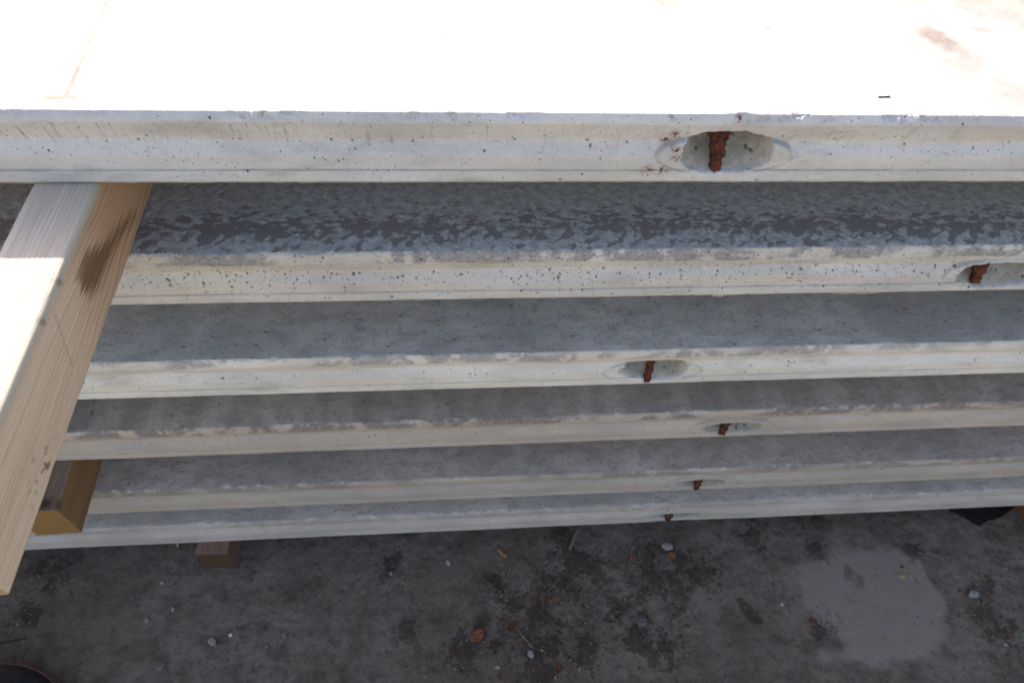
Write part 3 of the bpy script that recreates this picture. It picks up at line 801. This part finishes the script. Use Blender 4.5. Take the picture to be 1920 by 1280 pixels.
batten('timber_batten', 'reddish batten at the right edge, beside the very dark patch', 0.08, 0.0995, 0.0, 0.95,
       (1.5535 + 0.04, -0.13, ZG + 0.0002), R(-0.5), BLK2, blk_attrs, 103, 0.003, 'timber battens under the lowest panel')

# ------------------------------------------------------------------ loose things on the ground
def gz(x, y): return ZG + float(ground_h(np.array(x), np.array(y)))
def stone_mesh(sx, sy, sz, seed, sub=2, jag=0.25):
    bm = bmesh.new(); bmesh.ops.create_icosphere(bm, subdivisions=sub, radius=1)
    rnd = random.Random(seed); ax = [Vector((rnd.gauss(0, 1), rnd.gauss(0, 1), rnd.gauss(0, 1))).normalized() for _ in range(9)]
    of = [rnd.uniform(0.62, 0.98) for _ in ax]
    for v in bm.verts:
        c = v.co.copy()
        k = min([1.0] + [o / max(c.dot(a), 1e-3) for a, o in zip(ax, of) if c.dot(a) > 0.05])
        k = min(k, 1.0) * (1 + jag * 0.2 * (rnd.random() - 0.5))
        v.co = Vector((c.x * k * sx, c.y * k * sy, c.z * k * sz))
    vs_ = [tuple(v.co) for v in bm.verts]; fs = [tuple(x.index for x in f.verts) for f in bm.faces]
    bm.free()
    return vs_, fs
MCACHE = {}
def pm(col):
    if col not in MCACHE: MCACHE[col] = mat_plain('stone_surface', tuple(k * q for k, q in zip(col, (0.72, 0.64, 0.57))), 0.3, 260)
    return MCACHE[col]
def stone(name, label, cat, x, y, sx, sy, sz, col, seed, rz=0.0, sink=0.25, group='loose bits lying on the ground'):
    v, f = stone_mesh(sx / 2, sy / 2, sz / 2, seed)
    o = mesh_obj(name, v, f, [pm(col)], smooth=False)
    o.location = (x, y, gz(x, y) + sz * (0.5 - sink)); o.rotation_euler = (0, 0, rz)
    return tag(o, label, cat, group)
GREY = (0.26, 0.26, 0.26); PALE = (0.42, 0.42, 0.44); WHITE = (0.62, 0.62, 0.66); TAN = (0.40, 0.34, 0.20); RED = (0.15, 0.055, 0.03); MIDG = (0.19, 0.185, 0.18)
stone('pebble', 'round light grey pebble beside a tiny white chip', 'pebble', -0.5785, -0.2289, .020, .021, .015, (0.33, 0.32, 0.31), 1)
stone('stone_chip', 'brightest white chip, left of centre on the ground', 'stone chip', -0.5395, -0.2155, .011, .009, .006, (0.78, 0.78, 0.8), 2, 0.4)
stone('pebble', 'large grey pebble half sunk near the bottom edge at left', 'pebble', -0.686, -0.2754, .026, .024, .012, MIDG, 3, 0.3, 0.42)
stone('stone_chip', 'pale upright flake of stone in front of the panel middle', 'stone chip', -0.0271, -0.0675, .012, .020, .008, (0.46, 0.46, 0.50), 4, 0.2)
stone('stone_chip', 'broad pale grey stone beside a brown leaf, below the lowest bar', 'stone chip', 0.5441, -0.0516, .034, .022, .012, (0.34, 0.33, 0.33), 5, -0.1)
stone('pebble', 'small tan pebble on the grey cement spill', 'pebble', 1.1472, -0.1571, .021, .018, .013, TAN, 6, 0.3)
stone('pebble', 'flat pale stone at the right edge of the cement spill', 'stone', 1.3200, -0.2107, .032, .022, .009, (0.33, 0.34, 0.36), 7, 0.2)
stone('brick_chip', 'reddish crumb just behind the tan pebble', 'brick chip', 1.1574, -0.1324, .013, .009, .006, RED, 8)
stone('brick_chip', 'reddish crumb left of the flat pale stone', 'brick chip', 1.2890, -0.2005, .013, .010, .006, (0.17, 0.075, 0.04), 9)
stone('pebble', 'greenish grey pebble among several, left half of the ground', 'pebble', -0.4146, -0.2219, .012, .016, .010, (0.24, 0.24, 0.20), 10, 0.2)
stone('pebble', 'dark grey pebble in front of the greenish one', 'pebble', -0.4522, -0.2438, .012, .016, .010, (0.17, 0.17, 0.165), 11, -0.3)
stone('stone_chip', 'pale oval flake near the leaf litter, bottom centre', 'stone chip', 0.1657, -0.2953, .016, .022, .006, (0.34, 0.35, 0.36), 12, 0.1)
stone('pebble', 'yellowish pebble at the bottom edge, left of centre leaves', 'pebble', 0.0846, -0.3191, .014, .010, .008, (0.38, 0.37, 0.28), 13)
stone('pebble', 'pale pebble nearest the brown batten end', 'pebble', -0.7252, -0.0840, .012, .010, .007, (0.37, 0.35, 0.33), 14)
stone('stone_chip', 'thin pale sliver standing in the left dirt', 'stone chip', -0.6847, -0.1495, .007, .013, .008, (0.42, 0.42, 0.40), 15, 0.2)
stone('pebble', 'small grey pebble below the thin pale sliver', 'pebble', -0.7395, -0.1726, .011, .014, .009, (0.28, 0.275, 0.27), 16)
stone('pebble', 'small buff pebble left of the pale upright flake', 'pebble', -0.1699, -0.0880, .009, .009, .007, (0.34, 0.33, 0.30), 17)
stone('stone_chip', 'yellow brown crumb lying low on the cement spill', 'stone chip', 1.0416, -0.3047, .012, .007, .005, (0.32, 0.22, 0.10), 18)
stone('pebble', 'small white pebble between the dark patches right of centre', 'pebble', 0.8068, -0.2122, .009, .010, .007, (0.45, 0.45, 0.45), 19)
stone('stone_chip', 'angular grey stone on the dark dirt right of the leaves', 'stone', 0.4471, -0.2353, .030, .024, .012, (0.15, 0.15, 0.155), 20, 0.5)
stone('brick_chip', 'red crumb at the right edge among gravel', 'brick chip', 1.3587, -0.3199, .014, .010, .006, (0.16, 0.06, 0.035), 21)
stone('pebble', 'pale pebble right of the cement spill foot', 'pebble', 1.3440, -0.3350, .010, .011, .007, (0.36, 0.37, 0.38), 22)
stone('pebble', 'oval grey pebble at the far right below the very dark patch', 'pebble', 1.4392, -0.1498, .018, .009, .006, (0.24, 0.245, 0.24), 23)

def stick(name, label, cat, p, q, r, col, seed, group='splinters and twigs on the ground'):
    p = Vector(p); q = Vector(q); n = 9; na = 7; vs_ = []; fs = []
    d = (q - p).normalized(); s = Vector((-d.y, d.x, 0)).normalized()
    for i in range(n):
        f = i / (n - 1); c = p.lerp(q, f) + s * 0.15 * r * math.sin(f * 7 + seed)
        rr = r * (0.75 + 0.35 * float(vn(f * 6, 0.5, seed)))
        if i in (0, n - 1): rr *= 0.7
        for k in range(na):
            a = 2 * math.pi * k / na
            vs_.append(tuple(c + s * rr * math.cos(a) + Vector((0, 0, 1)) * rr * 0.6 * math.sin(a) - p))
    for i in range(n - 1):
        for k in range(na):
            a = i * na + k; b = i * na + (k + 1) % na
            fs.append((a, b, b + na, a + na))
    fs.append(tuple(range(na))[::-1]); fs.append(tuple((n - 1) * na + k for k in range(na)))
    o = mesh_obj(name, vs_, fs, [pm(col)])
    o.location = p
    return tag(o, label, cat, group)
def gp(x, y, dz=0.0): return (x, y, gz(x, y) + dz)
stick('wood_splinter', 'short tan wood splinter on the ground below the panels', 'splinter', gp(0.1000, -0.038, .003), gp(0.1240, -0.061, .003), 0.0055, (0.36, 0.20, 0.10), 1)
stick('twig', 'grey twig poking out from under the lowest panel', 'twig', gp(0.3186, 0.0122, .005), gp(0.2861, -0.0471, .003), 0.0040, (0.22, 0.20, 0.18), 2)
stick('twig', 'thin dark twig at the left edge above the black bag', 'twig', gp(-1.08, -0.211, .003), gp(-0.998, -0.200, .002), 0.0018, (0.05, 0.04, 0.03), 3)
stick('wood_splinter', 'pale splinter standing beside the brown batten end', 'splinter', (-0.7041, 0.018, ZG + .030), (-0.7041, 0.004, ZG + .003), 0.004, (0.42, 0.36, 0.28), 4)
stick('twig', 'thin pale twig among the dead leaves, bottom centre', 'twig', gp(0.142, -0.245, .004), gp(0.172, -0.283, .004), 0.0022, (0.24, 0.20, 0.15), 5)
stick('twig', 'thin pale twig above the dead leaves, centre', 'twig', gp(0.205, -0.165, .004), gp(0.255, -0.118, .004), 0.0016, (0.20, 0.17, 0.13), 6)
stick('twig', 'tiny dark twig lying on the sunlit upper face', 'twig', (0.531, 0.0425, 0.0006), (0.548, 0.0440, 0.0010), 0.0012, (0.05, 0.045, 0.04), 7, group=None)

LEAFM = {}
def leaf(name, label, x, y, L, W, rz, col, seed, tilt=(0.15, 0.1), group='dead leaves on the ground'):
    n, k = 11, 5; vs_ = []; fs = []
    for i in range(n):
        f = i / (n - 1); hw = W / 2 * (math.sin(math.pi * (0.06 + 0.90 * f)) ** 0.8) * (0.8 + 0.4 * float(vn(f * 7, 1, seed)))
        for j in range(k):
            g = j / (k - 1) * 2 - 1
            vs_.append(((f - 0.5) * L, g * hw, 0.10 * W * abs(g) * (1 + math.sin(f * 9 + seed)) + 0.05 * L * math.sin(f * 5 + seed)))
    for i in range(n - 1):
        for j in range(k - 1):
            a = i * k + j; fs.append((a, a + 1, a + k + 1, a + k))
    if col not in LEAFM: LEAFM[col] = mat_plain('dead_leaf', col, 0.5, 150, 0.8, 0.8)
    o = mesh_obj(name, vs_, fs, [LEAFM[col]])
    md = o.modifiers.new('thickness', 'SOLIDIFY'); md.thickness = 0.0006
    o.location = (x, y, gz(x, y) + 0.005); o.rotation_euler = (tilt[0], tilt[1], rz)
    return tag(o, label, 'dead leaf', group)
leaf('dead_leaf', 'orange brown dead leaf, brightest of those bottom centre', 0.0410, -0.2479, .042, .024, 0.75, (0.21, 0.075, 0.03), 1)
leaf('dead_leaf', 'dark brown leaf right of the orange one', 0.1278, -0.2300, .034, .014, 0.4, (0.075, 0.030, 0.016), 2)
leaf('dead_leaf', 'brown leaf under the broad pale grey stone', 0.5500, -0.0760, .026, .018, 0.1, (0.16, 0.065, 0.03), 3)
leaf('dead_leaf', 'small reddish leaf scrap left of the broad pale stone', 0.4468, -0.0798, .018, .012, 1.1, (0.17, 0.07, 0.04), 4)
leaf('dead_leaf', 'curled dark leaf on the dirt below the tan splinter', 0.0950, -0.125, .030, .018, 1.2, (0.05, 0.032, 0.022), 5)
leaf('dead_leaf', 'thin brown leaf pointing up beside a pale twig, centre', 0.2150, -0.1760, .036, .012, 0.7, (0.10, 0.045, 0.02), 6)
leaf('dead_leaf', 'small brown leaf at the foot of the cement spill', 0.8750, -0.2560, .022, .014, -0.5, (0.09, 0.035, 0.022), 7)
leaf('dead_leaf', 'brown scrap low at the bottom edge right of centre', 0.2250, -0.3300, .024, .014, 1.3, (0.10, 0.040, 0.022), 8)

# grit and litter nobody could count
def grit():
    rng = np.random.RandomState(5)
    bm = bmesh.new(); bmesh.ops.create_icosphere(bm, subdivisions=1, radius=1)
    bv = np.array([v.co[:] for v in bm.verts]); bf = np.array([[v.index for v in f.verts] for f in bm.faces]); bm.free()
    N = 9500
    x = rng.uniform(-1.25, 1.72, N); y = rng.uniform(-0.5, 0.12, N)
    cl = rng.rand(N) < 0.45
    dk = np.array(DARK)
    pick = rng.randint(0, len(dk), N)
    x = np.where(cl, dk[pick, 0] + rng.normal(0, 1, N) * dk[pick, 2] * 0.8, x); y = np.where(cl, dk[pick, 1] + rng.normal(0, 1, N) * dk[pick, 2] * 0.8, y)
    s = 0.0006 + 0.0026 * rng.rand(N) ** 4.5
    z = ZG + ground_h(x, y)
    V = bv[None] * (1 + 0.35 * (rng.rand(N, len(bv), 1) - 0.5)) * s[:, None, None] * np.stack([rng.uniform(.7, 1.4, N), rng.uniform(.7, 1.4, N), rng.uniform(.5, .9, N)], -1)[:, None, :]
    V = V + np.stack([x, y, z + s * 0.3], -1)[:, None, :]
    F = (bf[None] + (np.arange(N) * len(bv))[:, None, None]).reshape(-1, 3)
    sh = np.repeat(rng.rand(N) ** 1.6, len(bv))
    t = NT('grit_stone')
    a = t.attr('shade')
    c = t.mix(a, (0.06, 0.05, 0.043), (0.20, 0.178, 0.158))
    mt = t.out(c, 0.85)
    o = mesh_obj('grit', V.reshape(-1, 3).tolist(), F.tolist(), [mt], attrs={'shade': sh}, smooth=False)
    tag(o, 'fine grit scattered over the dirty concrete ground', 'grit', kind='stuff')
grit()
def litter():
    rng = np.random.RandomState(8)
    N = 1500; dk = np.array([d for d in DARK if d[0] > -0.1 and d[0] < 0.75] + [(-1.02, -0.15, .03), (1.33, -0.30, .05), (0.9, -0.265, .02)])
    pick = rng.randint(0, len(dk), N)
    x = dk[pick, 0] + rng.normal(0, 1, N) * dk[pick, 2] * 0.7; y = dk[pick, 1] + rng.normal(0, 1, N) * dk[pick, 2] * 0.7
    z = ZG + ground_h(x, y) + 0.0025
    vs_ = []; fs = []; sh = []
    for i in range(N):
        L = 0.0022 + 0.008 * rng.rand() ** 2.5; W = L * rng.uniform(0.2, 0.6); a = rng.uniform(0, 6.28); ca, sa = math.cos(a), math.sin(a)
        b = len(vs_); tone = rng.rand()
        for (u, v, hh) in ((-1, -.6, 0), (0, -1, .25), (1, -.3, .1), (1, .5, .35), (0, 1, .05), (-1, .5, .3)):
            px = u * L / 2; py = v * W / 2
            vs_.append((x[i] + px * ca - py * sa, y[i] + px * sa + py * ca, z[i] + hh * W)); sh.append(tone)
        fs += [(b, b + 1, b + 4, b + 5), (b + 1, b + 2, b + 3, b + 4)]
    t = NT('litter_bits')
    c = t.mix(t.attr('shade'), (0.022, 0.016, 0.012), (0.13, 0.06, 0.03))
    c = t.mix(t.mr(t.attr('shade'), 0.9, 0.97), c, (0.26, 0.22, 0.16))
    o = mesh_obj('leaf_litter', vs_, fs, [t.out(c, 0.85)], attrs={'shade': sh}, smooth=False)
    tag(o, 'dark crumbs of leaf and bark on the ground', 'leaf litter', kind='stuff')
litter()

# ------------------------------------------------------------------ black bag at the lower left corner
def bag():
    root = empty('bag', (-1.035, -0.462, ZG + 0.003))
    tag(root, 'black fabric bag with thin pink piping, cut off at the bottom left corner', 'bag')
    tb = NT('black_bag_fabric')
    n1 = tb.noise(40, 4, 0.6); n2 = tb.noise(1100, 2)
    cb = tb.mix(tb.mr(n1, 0.35, 0.7), (0.006, 0.007, 0.012), (0.013, 0.016, 0.026))
    black = tb.out(cb, 0.5, tb.bump(tb.math('MULTIPLY_ADD', n2, 0.15, n1), 0.6, 0.006), 0.45)
    pink = mat_plain('pink_piping', (0.26, 0.09, 0.11), 0.15, 80, 0.6)
    A, B = 0.205, 0.200
    def rim(th, k=1.0):
        c, s_ = math.cos(th), math.sin(th); e = 2 / 2.25
        return (A * k * math.copysign(abs(c) ** e, c), B * k * math.copysign(abs(s_) ** e, s_))
    prof = [(0.90, 0.0), (0.965, 0.008), (0.99, 0.022), (1.0, 0.038), (0.985, 0.052), (0.95, 0.066), (0.89, 0.080), (0.80, 0.092), (0.68, 0.101), (0.52, 0.108), (0.34, 0.112), (0.16, 0.114)]
    n = 96; vs_ = []; fs = []
    for k, z in prof:
        for i in range(n):
            th = 2 * math.pi * i / n
            x, y = rim(th, k)
            cr = 0.010 * (float(fbm(x * 26, y * 26, 7, 3)) - 0.5) * min(1, (z / 0.04)) * (1 if z > 0.045 else 0.25)
            vs_.append((x, y, z + cr))
    for r in range(len(prof) - 1):
        for i in range(n):
            j = (i + 1) % n
            fs.append((r * n + i, r * n + j, (r + 1) * n + j, (r + 1) * n + i))
    fs.append(tuple(range(n))[::-1]); fs.append(tuple((len(prof) - 1) * n + i for i in range(n)))
    mesh_obj('bag_body', vs_, fs, [black], root)
    def tube(name, pts, r, mat, closed):
        m_ = len(pts); na = 8; v2 = []; f2 = []
        P_ = [Vector(p) for p in pts]
        for i in range(m_):
            d = (P_[(i + 1) % m_] - P_[i - 1]) if closed else (P_[min(i + 1, m_ - 1)] - P_[max(i - 1, 0)])
            d.normalize(); u_ = d.cross(Vector((0, 0, 1)))
            if u_.length < 1e-4: u_ = Vector((1, 0, 0))
            u_.normalize(); w_ = u_.cross(d)
            for k in range(na):
                a = 2 * math.pi * k / na
                v2.append(tuple(P_[i] + u_ * r * math.cos(a) + w_ * r * math.sin(a)))
        for i in range(m_ if closed else m_ - 1):
            for k in range(na):
                a = i * na + k; b = i * na + (k + 1) % na; c = ((i + 1) % m_) * na + k; d = ((i + 1) % m_) * na + (k + 1) % na
                f2.append((a, b, d, c))
        if not closed:
            f2.append(tuple(range(na))[::-1]); f2.append(tuple((m_ - 1) * na + k for k in range(na)))
        mesh_obj(name, v2, f2, [mat], root)
    tube('pink_piping', [(*rim(2 * math.pi * i / n, 1.006), 0.036) for i in range(n)], 0.0015, pink, True)
    tube('strap', [(-0.10 + 0.20 * i / 24, -0.03, 0.110 + 0.075 * math.sin(math.pi * i / 24) ** 0.7) for i in range(25)], 0.008, black, False)
bag()
